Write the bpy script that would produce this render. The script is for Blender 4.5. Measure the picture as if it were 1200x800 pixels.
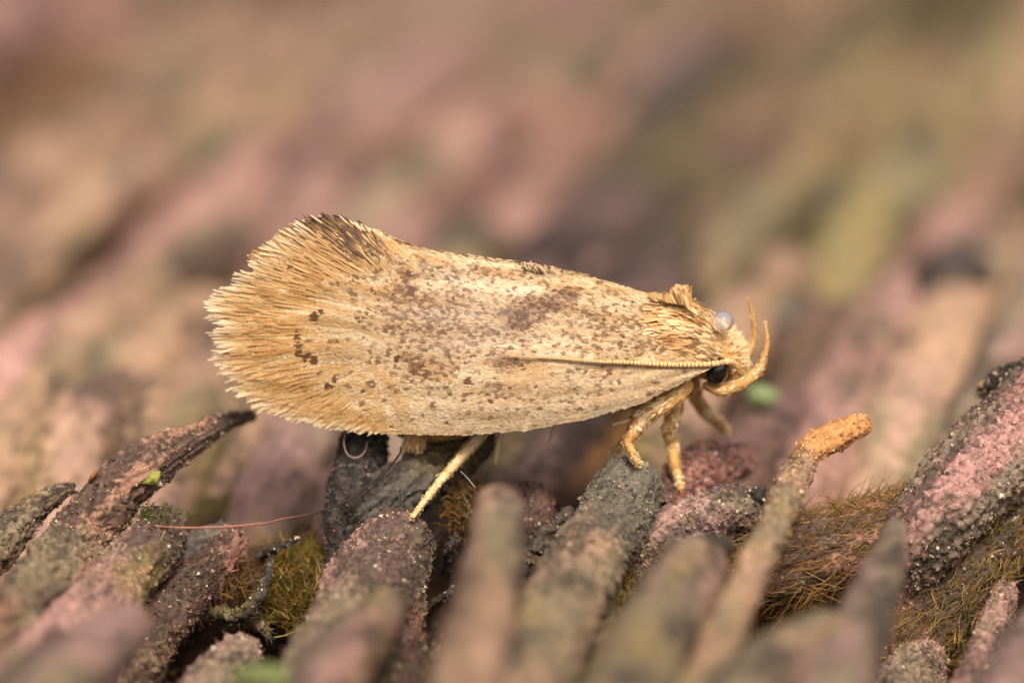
# A small moth on the root mat of a tree-fern trunk.  1 scene unit = 1 cm (unit scale 0.01).
import bpy, math, random
import numpy as np
from mathutils import Vector

rng = np.random.default_rng(7)
random.seed(7)
scene = bpy.context.scene
for o in list(bpy.data.objects):
    bpy.data.objects.remove(o, do_unlink=True)

# ------------------------------------------------------------------ camera
PITCH = math.radians(20.0)
DIST = 15.0                      # working distance of the macro lens, cm
PXU = 2.0 / 1200.0               # cm per photo pixel in the plane of focus
RIGHT = np.array([1.0, 0.0, 0.0])
FWD = np.array([0.0, math.cos(PITCH), -math.sin(PITCH)])
UP = np.array([0.0, math.sin(PITCH), math.cos(PITCH)])
CAM = -DIST * FWD
cam_data = bpy.data.cameras.new('camera')
cam = bpy.data.objects.new('camera', cam_data)
scene.collection.objects.link(cam)
cam.location = CAM
cam.rotation_euler = (math.radians(90) - PITCH, 0, 0)
cam_data.sensor_fit = 'HORIZONTAL'
cam_data.sensor_width = 36.0
cam_data.lens = 36.0 * DIST / 2.0
cam_data.clip_start = 0.1
cam_data.clip_end = 500.0
cam_data.dof.use_dof = True
cam_data.dof.focus_distance = DIST - 0.045
cam_data.dof.aperture_fstop = cam_data.lens * 1e-3 / 0.60   # 6 mm wide opening
scene.camera = cam
scene.unit_settings.system = 'METRIC'
scene.unit_settings.scale_length = 0.01

# ------------------------------------------------------------------ light
SUN_DIR = Vector((0.12, -0.54, 0.82)).normalized()
world = bpy.data.worlds.new('World')
scene.world = world
world.use_nodes = True
wn = world.node_tree
sky = wn.nodes.new('ShaderNodeTexSky')
sky.sky_type = 'NISHITA'
sky.sun_disc = False
sky.sun_elevation = math.asin(SUN_DIR.z)
sky.sun_rotation = math.atan2(SUN_DIR.x, SUN_DIR.y)
sky.air_density = 0.4
sky.dust_density = 8.0
sky.ozone_density = 0.3
bg = wn.nodes['Background']
bg.inputs['Strength'].default_value = 0.08
wn.links.new(sky.outputs['Color'], bg.inputs['Color'])
sun_data = bpy.data.lights.new('sun', 'SUN')
sun_data.energy = 1.5
sun_data.angle = math.radians(14)
sun_data.color = (1.0, 0.93, 0.83)
sun = bpy.data.objects.new('sun', sun_data)
scene.collection.objects.link(sun)
sun.rotation_euler = SUN_DIR.to_track_quat('Z', 'Y').to_euler()
scene.view_settings.view_transform = 'Standard'
scene.view_settings.look = 'None'
scene.view_settings.exposure = 1.0
scene.view_settings.gamma = 1.0
scene.cycles.use_denoising = True
scene.cycles.max_bounces = 6

# ------------------------------------------------------------------ pixel -> place
def P(px, py, d=0.0):
    """Point seen at a photo pixel, d cm behind the plane of focus."""
    px = np.asarray(px, float); py = np.asarray(py, float)
    ray = FWD + (px - 600)[..., None] * PXU / DIST * RIGHT + (400 - py)[..., None] * PXU / DIST * UP
    return CAM + (DIST + np.asarray(d, float))[..., None] * ray

def PY(px, py, Y):
    px = np.asarray(px, float); py = np.asarray(py, float)
    ray = FWD + (px - 600)[..., None] * PXU / DIST * RIGHT + (400 - py)[..., None] * PXU / DIST * UP
    t = (np.asarray(Y, float) - CAM[1]) / ray[..., 1]
    return CAM + t[..., None] * ray

def PZ(px, py, Z):
    px = np.asarray(px, float); py = np.asarray(py, float)
    ray = FWD + (px - 600)[..., None] * PXU / DIST * RIGHT + (400 - py)[..., None] * PXU / DIST * UP
    t = (np.asarray(Z, float) - CAM[2]) / ray[..., 2]
    return CAM + t[..., None] * ray

# ------------------------------------------------------------------ noise
def _hash(i, j, k, s):
    h = (i * 374761393 + j * 668265263 + k * 2147483647 + s * 1274126177) & 0xFFFFFFFF
    h = ((h ^ (h >> 13)) * 1274126177) & 0xFFFFFFFF
    h = ((h ^ (h >> 16)) * 2246822519) & 0xFFFFFFFF
    return ((h ^ (h >> 15)) & 0xFFFFFF) / float(0xFFFFFF)

def noise(p, s=0):
    p = np.asarray(p, float)
    f = np.floor(p); i = f.astype(np.int64); w = p - f
    w = w * w * (3 - 2 * w)
    r = 0
    for a in (0, 1):
        for b in (0, 1):
            for c in (0, 1):
                ww = (w[..., 0] if a else 1 - w[..., 0]) * (w[..., 1] if b else 1 - w[..., 1]) * (w[..., 2] if c else 1 - w[..., 2])
                r = r + ww * _hash(i[..., 0] + a, i[..., 1] + b, i[..., 2] + c, s)
    return r * 2 - 1

def fbm(p, o=4, s=0):
    r = 0; a = 0.5
    for k in range(o):
        r = r + a * noise(p * (2.03 ** k) + 17.3 * k, s + k); a *= 0.5
    return r

def sstep(a, b, x):
    t = np.clip((x - a) / (b - a), 0, 1)
    return t * t * (3 - 2 * t)

def mix(a, b, t):
    t = np.asarray(t)[..., None]
    return np.asarray(a) * (1 - t) + np.asarray(b) * t

def srgb(r, g, b):
    return np.array([((c / 255 + 0.055) / 1.055) ** 2.4 if c > 10 else c / 255 / 12.92 for c in (r, g, b)])

# ------------------------------------------------------------------ mesh building
class MB:
    def __init__(self):
        self.v = []; self.f3 = []; self.f4 = []; self.c = []; self.uv = []; self.n = 0
    def add(self, v, f, c):
        v = np.asarray(v, float).reshape(-1, 3); f = np.asarray(f, np.int64)
        c = np.broadcast_to(np.asarray(c, float), (len(v), 3))
        self.v.append(v); self.c.append(c)
        (self.f3 if f.shape[1] == 3 else self.f4).append(f + self.n)
        self.n += len(v)
        return self
    def build(self, name, mat, parent=None, smooth=True):
        v = np.concatenate(self.v); c = np.concatenate(self.c)
        loops = []; sizes = []
        for fs, k in ((self.f3, 3), (self.f4, 4)):
            if fs:
                a = np.concatenate(fs); loops.append(a.ravel()); sizes.append(np.full(len(a), k))
        loops = np.concatenate(loops).astype(np.int32); sizes = np.concatenate(sizes).astype(np.int32)
        me = bpy.data.meshes.new(name)
        me.vertices.add(len(v)); me.vertices.foreach_set('co', v.astype(np.float32).ravel())
        me.loops.add(len(loops)); me.loops.foreach_set('vertex_index', loops)
        me.polygons.add(len(sizes))
        starts = np.concatenate([[0], np.cumsum(sizes)[:-1]]).astype(np.int32)
        me.polygons.foreach_set('loop_start', starts)
        me.polygons.foreach_set('use_smooth', np.full(len(sizes), smooth, dtype=bool))
        at = me.color_attributes.new('Col', 'FLOAT_COLOR', 'POINT')
        at.data.foreach_set('color', np.concatenate([np.clip(c, 0, 1), np.ones((len(c), 1))], 1).astype(np.float32).ravel())
        me.update(calc_edges=True); me.validate()
        me.materials.append(mat)
        o = bpy.data.objects.new(name, me)
        scene.collection.objects.link(o)
        if parent is not None:
            o.parent = parent
            o.matrix_parent_inverse = parent.matrix_world.inverted() if parent.type == 'MESH' else parent.matrix_basis.inverted()
        return o

def tag(o, label, cat, group=None):
    o['label'] = label; o['category'] = cat
    if group: o['group'] = group
    return o

def empty(name, loc):
    o = bpy.data.objects.new(name, None)
    o.empty_display_size = 0.05
    scene.collection.objects.link(o)
    o.location = loc
    return o

# ------------------------------------------------------------------ materials
def material(name, rough=0.8, bump_scale=250.0, bump=0.4, bump_dist=0.004, vary=0.25, spec=0.3, trans=0.0, sheen=0.0, coat=0.0):
    m = bpy.data.materials.new(name); m.use_nodes = True
    nt = m.node_tree; b = nt.nodes['Principled BSDF']
    at = nt.nodes.new('ShaderNodeAttribute'); at.attribute_name = 'Col'
    tc = nt.nodes.new('ShaderNodeTexCoord')
    nz = nt.nodes.new('ShaderNodeTexNoise'); nz.inputs['Scale'].default_value = bump_scale * 0.5
    nz.inputs['Detail'].default_value = 3
    nt.links.new(tc.outputs['Object'], nz.inputs['Vector'])
    mr = nt.nodes.new('ShaderNodeMapRange')
    mr.inputs['From Min'].default_value = 0.3; mr.inputs['From Max'].default_value = 0.7
    mr.inputs['To Min'].default_value = 1 - vary; mr.inputs['To Max'].default_value = 1 + vary
    nt.links.new(nz.outputs['Fac'], mr.inputs['Value'])
    mul = nt.nodes.new('ShaderNodeVectorMath'); mul.operation = 'SCALE'
    nt.links.new(at.outputs['Color'], mul.inputs[0]); nt.links.new(mr.outputs['Result'], mul.inputs['Scale'])
    nt.links.new(mul.outputs['Vector'], b.inputs['Base Color'])
    b.inputs['Roughness'].default_value = rough
    b.inputs['Specular IOR Level'].default_value = spec
    if bump > 0:
        n2 = nt.nodes.new('ShaderNodeTexNoise'); n2.inputs['Scale'].default_value = bump_scale
        n2.inputs['Detail'].default_value = 4
        nt.links.new(tc.outputs['Object'], n2.inputs['Vector'])
        bp = nt.nodes.new('ShaderNodeBump'); bp.inputs['Strength'].default_value = bump
        bp.inputs['Distance'].default_value = bump_dist
        nt.links.new(n2.outputs['Fac'], bp.inputs['Height']); nt.links.new(bp.outputs['Normal'], b.inputs['Normal'])
    if sheen: b.inputs['Sheen Weight'].default_value = sheen
    if coat: b.inputs['Coat Weight'].default_value = coat
    if trans:
        out = nt.nodes['Material Output']
        tr = nt.nodes.new('ShaderNodeBsdfTranslucent'); nt.links.new(mul.outputs['Vector'], tr.inputs['Color'])
        ms = nt.nodes.new('ShaderNodeMixShader'); ms.inputs[0].default_value = trans
        nt.links.new(b.outputs[0], ms.inputs[1]); nt.links.new(tr.outputs[0], ms.inputs[2])
        nt.links.new(ms.outputs[0], out.inputs['Surface'])
    return m

M_ROOT = material('root_bark', 0.72, 260, 0.6, 0.004, 0.35, 0.35)
M_SOFT = material('root_bark_smooth', 0.75, 60, 0.4, 0.01, 0.25, 0.3)
M_GRIT = material('grit_grains', 0.6, 400, 0.3, 0.002, 0.2, 0.4)
M_HAIR = material('plant_fibre', 0.6, 300, 0.0, 0.001, 0.15, 0.3, trans=0.25)
M_SCALE = material('wing_scales', 0.5, 500, 0.0, 0.001, 0.10, 0.35, trans=0.15, sheen=0.1)
M_WING = material('wing_membrane', 0.6, 400, 0.3, 0.001, 0.2, 0.3)
M_BODY = material('moth_cuticle', 0.6, 400, 0.3, 0.002, 0.2, 0.3)
M_SOIL = material('soil', 0.9, 90, 0.8, 0.02, 0.4, 0.2)
M_LEAF = material('leaf_tissue', 0.5, 150, 0.2, 0.003, 0.15, 0.4, trans=0.35)
M_EYE = material('compound_eye', 0.18, 900, 0.15, 0.0006, 0.1, 0.6, coat=0.5)
def glass_material():
    m = bpy.data.materials.new('clear_bead'); m.use_nodes = True
    b = m.node_tree.nodes['Principled BSDF']
    b.inputs['Base Color'].default_value = (0.93, 0.86, 0.76, 1)
    b.inputs['Roughness'].default_value = 0.12
    b.inputs['IOR'].default_value = 1.33
    b.inputs['Transmission Weight'].default_value = 0.8
    return m
M_GLASS = glass_material()

# ------------------------------------------------------------------ geometry helpers
def spline(pts, extra, step):
    """Catmull-Rom through pts (n,3) with extra columns (n,k); resampled about every `step`."""
    a = np.concatenate([np.asarray(pts, float), np.asarray(extra, float)], 1)
    a = np.concatenate([[2 * a[0] - a[1]], a, [2 * a[-1] - a[-2]]])
    out = []
    for i in range(1, len(a) - 2):
        t = np.linspace(0, 1, 24, endpoint=False)[:, None]
        p0, p1, p2, p3 = a[i - 1], a[i], a[i + 1], a[i + 2]
        out.append(0.5 * ((2 * p1) + (-p0 + p2) * t + (2 * p0 - 5 * p1 + 4 * p2 - p3) * t ** 2 + (-p0 + 3 * p1 - 3 * p2 + p3) * t ** 3))
    out.append(a[-2][None]); out = np.concatenate(out)
    L = np.concatenate([[0], np.cumsum(np.linalg.norm(np.diff(out[:, :3], axis=0), axis=1))])
    n = max(4, int(L[-1] / step) + 1)
    s = np.linspace(0, L[-1], n)
    res = np.stack([np.interp(s, L, out[:, k]) for k in range(out.shape[1])], 1)
    return res[:, :3], res[:, 3:], s

def frames(c):
    t = np.gradient(c, axis=0); t /= np.linalg.norm(t, axis=1)[:, None] + 1e-12
    n = np.zeros_like(t)
    ref = np.array([0, 0, 1.0]) if abs(t[0, 2]) < 0.9 else np.array([0, 1.0, 0])
    x = ref - t[0] * ref.dot(t[0]); n[0] = x / np.linalg.norm(x)
    for i in range(1, len(t)):
        x = n[i - 1] - t[i] * n[i - 1].dot(t[i]); n[i] = x / (np.linalg.norm(x) + 1e-12)
    return t, n, np.cross(t, n)

def tube(pts, rad, step, n_around, round_start=0.8, round_end=0.0, flat=1.0):
    """Swept tube.  Returns centre-line data and (rings, around) arrays."""
    c, ex, s = spline(pts, np.asarray(rad, float)[:, None], step)
    r = ex[:, 0]
    t, n, b = frames(c)
    def cap(ci, ti, ni, bi, ri, k, sign, m):
        a = np.linspace(np.pi / 2, 0, m + 1)[:-1] if sign < 0 else np.linspace(0, np.pi / 2, m + 1)[1:]
        cs = ci + sign * ti * (np.sin(a) * ri * k)[:, None]
        rs = np.maximum(np.cos(a), 0.02) * ri
        return cs, rs, np.repeat(ni[None], m, 0), np.repeat(bi[None], m, 0), np.repeat(ti[None], m, 0)
    if round_start:
        m = max(3, int(r[0] * round_start * 1.5 / step))
        cs, rs, ns, bs, ts = cap(c[0], t[0], n[0], b[0], r[0], round_start, -1, m)
        s = np.concatenate([s[0] - np.linalg.norm(cs - c[0], axis=1), s])
        c = np.concatenate([cs, c]); r = np.concatenate([rs, r]); n = np.concatenate([ns, n]); b = np.concatenate([bs, b]); t = np.concatenate([ts, t])
    if round_end:
        m = max(3, int(r[-1] * round_end * 1.5 / step))
        cs, rs, ns, bs, ts = cap(c[-1], t[-1], n[-1], b[-1], r[-1], round_end, 1, m)
        s = np.concatenate([s, s[-1] + np.linalg.norm(cs - c[-1], axis=1)])
        c = np.concatenate([c, cs]); r = np.concatenate([r, rs]); n = np.concatenate([n, ns]); b = np.concatenate([b, bs]); t = np.concatenate([t, ts])
    th = np.linspace(0, 2 * np.pi, n_around, endpoint=False)
    out = np.cos(th)[None, :, None] * n[:, None] + flat * np.sin(th)[None, :, None] * b[:, None]
    pos = c[:, None] + out * r[:, None, None]
    return dict(c=c, r=r, s=s, th=th, out=out, pos=pos, t=t)

def grid_faces(m, k, close=True):
    i = np.arange(m - 1)[:, None]; j = np.arange(k if close else k - 1)[None]
    jn = (j + 1) % k
    f = np.stack([i * k + j, i * k + jn, (i + 1) * k + jn, (i + 1) * k + j], -1).reshape(-1, 4)
    return f

def tube_caps(mb, T, col):
    pass

def scales(P0, D, N, L, W, lift, col, tip=None, curl=0.0):
    """Flat scale shapes: narrow stalk, wide middle, blunt tip.  All vectors (n,3)."""
    n = len(P0)
    S = np.cross(N, D); S /= np.linalg.norm(S, axis=1)[:, None] + 1e-12
    L = np.broadcast_to(L, n)[:, None]; W = np.broadcast_to(W, n)[:, None]; lift = np.broadcast_to(lift, n)[:, None]
    rows = ((0.0, 0.22, 0.05), (0.55, 0.5, 0.55), (0.92, 0.42, 0.95), (1.0, 0.12, 1.0))
    vs = []; cs = []
    if tip is None: tip = col
    for t, w, l in rows:
        mid = P0 + D * L * t + N * lift * (l + curl * t * t)
        vs += [mid - S * W * w, mid + S * W * w]
        cc = col * (1 - t) + tip * t
        cs += [cc, cc]
    v = np.stack(vs, 1).reshape(-1, 3); c = np.stack(cs, 1).reshape(-1, 3)
    base = np.arange(n)[:, None] * 8
    f = np.concatenate([base + np.array([[0, 1, 3, 2]]), base + np.array([[2, 3, 5, 4]]), base + np.array([[4, 5, 7, 6]])])
    return v, f, c

def hairs(P0, P1, P2, W, col, tip=None, side=None):
    """Thin tapering two-segment blades from P0 by P1 to P2."""
    n = len(P0)
    D = P2 - P0
    if side is None:
        side = np.cross(D, np.broadcast_to(FWD, D.shape) + rng.normal(0, 0.3, D.shape))
    side /= np.linalg.norm(side, axis=1)[:, None] + 1e-12
    W = np.broadcast_to(W, n)[:, None]
    if tip is None: tip = col
    v = np.stack([P0 - side * W / 2, P0 + side * W / 2, P1 - side * W * 0.4, P1 + side * W * 0.4, P2 - side * W * 0.08, P2 + side * W * 0.08], 1).reshape(-1, 3)
    col = np.broadcast_to(col, (n, 3)); tip = np.broadcast_to(tip, (n, 3)); md = (col + tip) / 2
    c = np.stack([col, col, md, md, tip, tip], 1).reshape(-1, 3)
    b = np.arange(n)[:, None] * 6
    f = np.concatenate([b + np.array([[0, 1, 3, 2]]), b + np.array([[2, 3, 5, 4]])])
    return v, f, c

OCT_V = np.array([[1, 0, 0], [-1, 0, 0], [0, 1, 0], [0, -1, 0], [0, 0, 1], [0, 0, -1]], float)
OCT_F = np.array([[0, 2, 4], [2, 1, 4], [1, 3, 4], [3, 0, 4], [2, 0, 5], [1, 2, 5], [3, 1, 5], [0, 3, 5]])
def grains(C, R, col):
    n = len(C)
    v = OCT_V[None] * rng.uniform(0.5, 1.2, (n, 6, 1)) * np.broadcast_to(R, n)[:, None, None]
    q = rng.normal(0, 1, (n, 3, 3)); q, _ = np.linalg.qr(q)
    v = np.einsum('nij,nkj->nki', q, v) + C[:, None]
    f = (np.arange(n)[:, None, None] * 6 + OCT_F[None]).reshape(-1, 3)
    return v.reshape(-1, 3), f, np.repeat(np.broadcast_to(col, (n, 3)), 6, 0)

# ------------------------------------------------------------------ root palette
PINK = srgb(152, 120, 106); MAUVE = srgb(146, 116, 106); TAN = srgb(152, 122, 96); ORANGE = srgb(146, 106, 68)
GREYG = srgb(116, 106, 80); DARK = srgb(64, 53, 45); BROWN = srgb(120, 86, 60); OLIVE = srgb(134, 116, 62)
RED = srgb(126, 62, 50); CREAM = srgb(206, 186, 156); BLACK = srgb(40, 35, 32); RUST = srgb(134, 88, 62)

STYLES = {            # base, second, patch, patch amount, dark amount
    'pink':   (srgb(158, 122, 110), srgb(128, 94, 78), GREYG, 0.10, 0.17),
    'crust':  (srgb(166, 124, 114), srgb(138, 98, 86), srgb(104, 100, 78), 0.12, 0.08),
    'mauve':  (MAUVE, PINK, GREYG, 0.16, 0.10),
    'tan':    (TAN, PINK, GREYG, 0.15, 0.08),
    'rust':   (srgb(144, 102, 88), srgb(108, 72, 52), GREYG, 0.06, 0.22),
    'grey':   (srgb(122, 110, 92), MAUVE, srgb(96, 92, 82), 0.45, 0.12),
    'dark':   (srgb(80, 72, 68), GREYG, DARK, 0.35, 0.2),
    'black':  (srgb(50, 44, 40), DARK, srgb(84, 78, 68), 0.0, 0.30),
    'orange': (ORANGE, TAN, BROWN, 0.30, 0.10),
    'olive':  (srgb(126, 112, 72), TAN, GREYG, 0.35, 0.10),
    'bark':   (srgb(146, 110, 88), srgb(100, 74, 60), GREYG, 0.10, 0.24),
}

def root_surface(pts, rad, style, seed, res, lump=0.12, ridge=0.05, grain=0.10, round_start=0.8, round_end=0.0, patch_scale=6.0, flat=1.0, grad=None, soft=False, tone=1.0):
    """Root as a tube with lumps, lengthwise ridges and grain; returns tube dict with 'pos' displaced and colours."""
    rmax = max(rad)
    k = int(max(20, 2 * np.pi * rmax / res))
    T = tube(pts, rad, res, k, round_start, round_end, flat)
    pos = T['pos']; out = T['out']; r = T['r'][:, None]
    q = pos + seed * 3.7
    rr = rmax
    h = lump * fbm(q / rr * 0.8, 3, seed) * 2.0
    th = T['th'][None, :] + 0.25 * np.sin(T['s'][:, None] / rr * 0.9 + seed) + 0.5 * noise(np.stack(np.broadcast_arrays(T['s'][:, None] / rr * 0.7, 0 * T['th'][None], 0 * T['th'][None] + seed), -1), 3)
    al = np.broadcast_to(T['s'][:, None], th.shape)
    rid = np.stack([np.cos(th) * 5.0, np.sin(th) * 5.0, al / rr * 0.45 + seed], -1)
    rv = noise(rid, seed + 5)
    rid2 = np.stack([np.cos(th) * 13.0, np.sin(th) * 13.0, al / rr * 1.1 + seed], -1)
    rv2 = noise(rid2, seed + 9)
    h = h + ridge * (rv * 1.0 + 0.6 * rv2)
    thb = np.broadcast_to(T['th'][None], th.shape)
    qc = np.stack([np.cos(thb) * rr, np.sin(thb) * rr, al * 0.38], -1) + seed * 3.7
    base, alt, pcol, pamt, damt = STYLES[style]
    if soft:
        pamt *= 0.6; damt *= 0.3
    pn = fbm(qc * patch_scale, 4, seed + 20)
    dith = 0.0 if soft else 0.10 * noise(q * 60, seed + 33) + 0.10 * noise(q * 130, seed + 34)
    patch = sstep(0.02 - pamt * 0.55, 0.34 - pamt * 0.55, pn + dith)
    if res < 0.0095:
        g1 = noise(q * 85, seed + 31); g2 = noise(q * 170, seed + 32)
        h = h + grain * (0.8 * g1 + 0.7 * g2) * (0.7 + 0.6 * patch) * (0.07 / rr)
    else:
        g1 = noise(q * 40, seed + 31); g2 = noise(q * 70, seed + 32)
        h = h + grain * 0.5 * g1
    pos = pos + out * (h * np.minimum(r, rr))[..., None]
    col = mix(base, alt, sstep(-0.25, 0.45, fbm(qc * patch_scale * 1.4, 3, seed + 40) + 0.35 * rv2))
    col = mix(col, base * 1.25, sstep(0.15, 0.6, rv2) * 0.6)
    col = mix(col, pcol, patch * 0.78)
    col = mix(col, DARK * 0.8, sstep(0.55 - damt, 0.75 - damt, 0.5 + fbm(qc * patch_scale * 2.3, 4, seed + 50) * 0.9 - 0.25 * g2) * 0.75)
    col = mix(col, OLIVE * 0.9, sstep(0.25, 0.5, fbm(qc * patch_scale * 1.1 + 9, 3, seed + 60)) * 0.5)
    col = col * (1 + (0.12 if soft else 0.30) * g1 + (0.1 if soft else 0.28) * g2)[..., None]
    if grad is not None:
        gcol, g0, gd = grad                      # another colour along the root's length
        w = sstep(g0, g0 + gd, T['s'])[:, None] * np.ones_like(g1)
        col = mix(gcol * (1 + 0.3 * g1 + 0.2 * g2)[..., None], col, w)
    col = col * tone
    T['pos'] = pos; T['col'] = np.clip(col, 0, 1)
    return T

ROOTS = {}
def root(key, pxpts, style, seed, label, sharp=True, fuzz=0, grit=0, fuzzcol=None, fuzzlen=0.024, gritcol=None, name='root', cat='root', group=None, **kw):
    """pxpts: (photo x, photo y, cm behind focus, radius in photo px)."""
    a = np.array(pxpts, float)
    if not sharp: a[:, 2] -= 0.14
    pts = P(a[:, 0], a[:, 1], a[:, 2]); rad = a[:, 3] * PXU * (DIST + a[:, 2]) / DIST
    res = 0.0045 if sharp else 0.014
    e = pts[-1]; gz = ground_z(e[1]) - 0.05
    if e[2] > gz + 0.1 and e[1] < -0.05:             # the root goes on and down into the trunk
        dv = pts[-1] - pts[-2]; dv /= np.linalg.norm(dv)
        q = e + dv * 0.15 + np.array([0, 0, -0.12]); q2 = np.array([q[0] + dv[0] * 0.15, q[1] - 0.05, gz])
        pts = np.concatenate([pts, [q, q2]]); rad = np.concatenate([rad, [rad[-1], rad[-1]]])
    if not sharp: kw = dict(soft=True, patch_scale=6.0, tone=.8, **kw)
    else: kw = dict(dict(tone=.93), **kw)
    T = root_surface(pts, rad, style, seed, res, **kw)
    m, k = T['pos'].shape[:2]
    base = empty_loc = pts[-1]
    mb = MB().add(T['pos'].reshape(-1, 3), grid_faces(m, k), T['col'].reshape(-1, 3))
    o = mb.build(name, M_ROOT if sharp else M_SOFT)
    tag(o, label, cat, group)
    pos = T['pos'].reshape(-1, 3); out = T['out'].reshape(-1, 3); tt = np.repeat(T['t'], k, 0)
    facing = np.where((out @ (-FWD) > -0.35) | (out[:, 2] > 0))[0]
    vcol = T['col'].reshape(-1, 3)
    if fuzz:
        fuzz = int(fuzz * 1.3)
        i = rng.choice(facing, fuzz); n = fuzz
        L = fuzzlen * rng.uniform(0.35, 1.2, (n, 1)) * (1.0 if fuzzcol is not None else 0.8)
        up = 0.45 if fuzzcol is not None else 0.22
        dirv = out[i] * rng.uniform(0.0, up, (n, 1)) - tt[i] * np.sign(rng.uniform(-1, 1, (n, 1))) * rng.uniform(.4, 1, (n, 1)) + rng.normal(0, 0.22, (n, 3))
        dirv /= np.linalg.norm(dirv, axis=1)[:, None]
        p0 = pos[i]; p1 = p0 + dirv * L * 0.55 + rng.normal(0, 0.08, (n, 3)) * L; p2 = p0 + dirv * L + rng.normal(0, 0.15, (n, 3)) * L
        if fuzzcol is None:
            fc = vcol[i] * rng.uniform(0.6, 1.5, (n, 1)) * np.array([1.08, .98, .9])
        else:
            fc = np.array(fuzzcol)[rng.integers(0, len(fuzzcol), n)] * rng.uniform(0.5, 1.15, (n, 1))
        h = MB().add(*hairs(p0, p1, p2, rng.uniform(0.0012, 0.0026, n), fc)).build('root_hairs', M_HAIR, o)
        h['kind'] = 'stuff'
    if grit:
        n = int(grit * 3.2)
        i = rng.choice(facing, n)
        # grains gather in loose clumps
        w = noise(pos[i] * 26 + seed, seed + 70); i = i[w > -0.25 - 0.3 * rng.random(n)]; n = len(i)
        gc = vcol[i] * rng.uniform(0.55, 1.5, (n, 1))
        odd = np.array([srgb(176, 140, 118), srgb(150, 118, 74), srgb(206, 190, 160), srgb(66, 56, 52), srgb(110, 106, 84)]) if gritcol is None else np.array(gritcol)
        k2 = rng.random(n) < (0.22 if gritcol is None else 0.6)
        gc = np.where(k2[:, None], odd[rng.integers(0, len(odd), n)] * rng.uniform(.7, 1.15, (n, 1)), gc)
        g = MB().add(*grains(pos[i] + out[i] * 0.0006, rng.gamma(2.2, 0.0009, n) + 0.0011, gc)).build('grit', M_GRIT, o, smooth=False)
        g['kind'] = 'stuff'
    ROOTS[key] = (o, T)
    return o

# ------------------------------------------------------------------ ground
def ground_z(Y):
    """Lie of the land: drops steeply in front of the moth, falls away gently behind it."""
    return np.interp(Y, [-40, -0.9, -0.45, -0.12, 0.05, 0.25, 0.6, 1.3, 2.4, 5, 12, 80], [-1.8, -1.15, -1.0, -0.80, -0.62, -0.54, -0.52, -0.56, -0.70, -1.08, -2.3, -7.0])

def build_ground():
    xs = np.concatenate([np.linspace(-60, -5, 19)[:-1], np.linspace(-5, 5, 221), np.linspace(5, 60, 19)[1:]])
    ys = np.concatenate([np.linspace(-30, -2, 15)[:-1], np.linspace(-2, 2, 161)[:-1], np.linspace(2, 14, 161), np.linspace(14, 80, 28)[1:]])
    X, Y = np.meshgrid(xs, ys, indexing='ij')
    q = np.stack([X, Y, 0 * X], -1)
    st = np.stack([X * 3.4 - Y * 0.6, Y * 0.5, 0 * X], -1)          # furrows run with the roots
    Z = ground_z(Y) + 0.07 * fbm(st, 3, 3) + 0.05 * fbm(q * 5, 3, 8) + 0.015 * noise(q * 24, 4)
    col = mix(srgb(74, 52, 38), srgb(108, 76, 44), sstep(-0.2, 0.3, fbm(q * 2.2, 3, 11)))
    col = mix(col, srgb(48, 37, 31), sstep(0.0, 0.3, fbm(q * 4.1, 3, 12)))
    col = mix(col, srgb(96, 84, 46), sstep(0.12, 0.35, fbm(q * 3.0, 3, 14)))
    o = MB().add(np.stack([X, Y, Z], -1).reshape(-1, 3), grid_faces(len(xs), len(ys), False), col.reshape(-1, 3)).build('ground', M_SOIL)
    o['kind'] = 'structure'
    o['label'] = 'dark brown crumbly surface of the trunk between the roots'
build_ground()

# ------------------------------------------------------------------ the mat of roots behind and below
MAT_WORDS = {'pink': 'pink', 'mauve': 'mauve-grey', 'tan': 'tan', 'olive': 'olive mossy', 'rust': 'reddish brown', 'grey': 'grey-green crusted', 'orange': 'orange-brown'}
def pixel_of(p):
    rel = np.asarray(p) - CAM; dep = rel @ FWD
    return 600 + (rel @ RIGHT) / dep * DIST / PXU, 400 - (rel @ UP) / dep * DIST / PXU
def mat_style(px, py):
    u = rng.random()
    if px < 420 and 150 < py < 420: opts = ['orange', 'tan', 'mauve', 'pink', 'orange', 'tan']
    elif px > 700 and py < 220: opts = ['olive', 'tan', 'pink', 'mauve', 'tan', 'olive']
    elif py > 420: opts = ['pink', 'mauve', 'pink', 'tan', 'tan', 'mauve']
    else: opts = ['pink', 'mauve', 'tan', 'pink', 'pink', 'mauve', 'grey', 'mauve']
    return opts[int(u * len(opts))]
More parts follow.
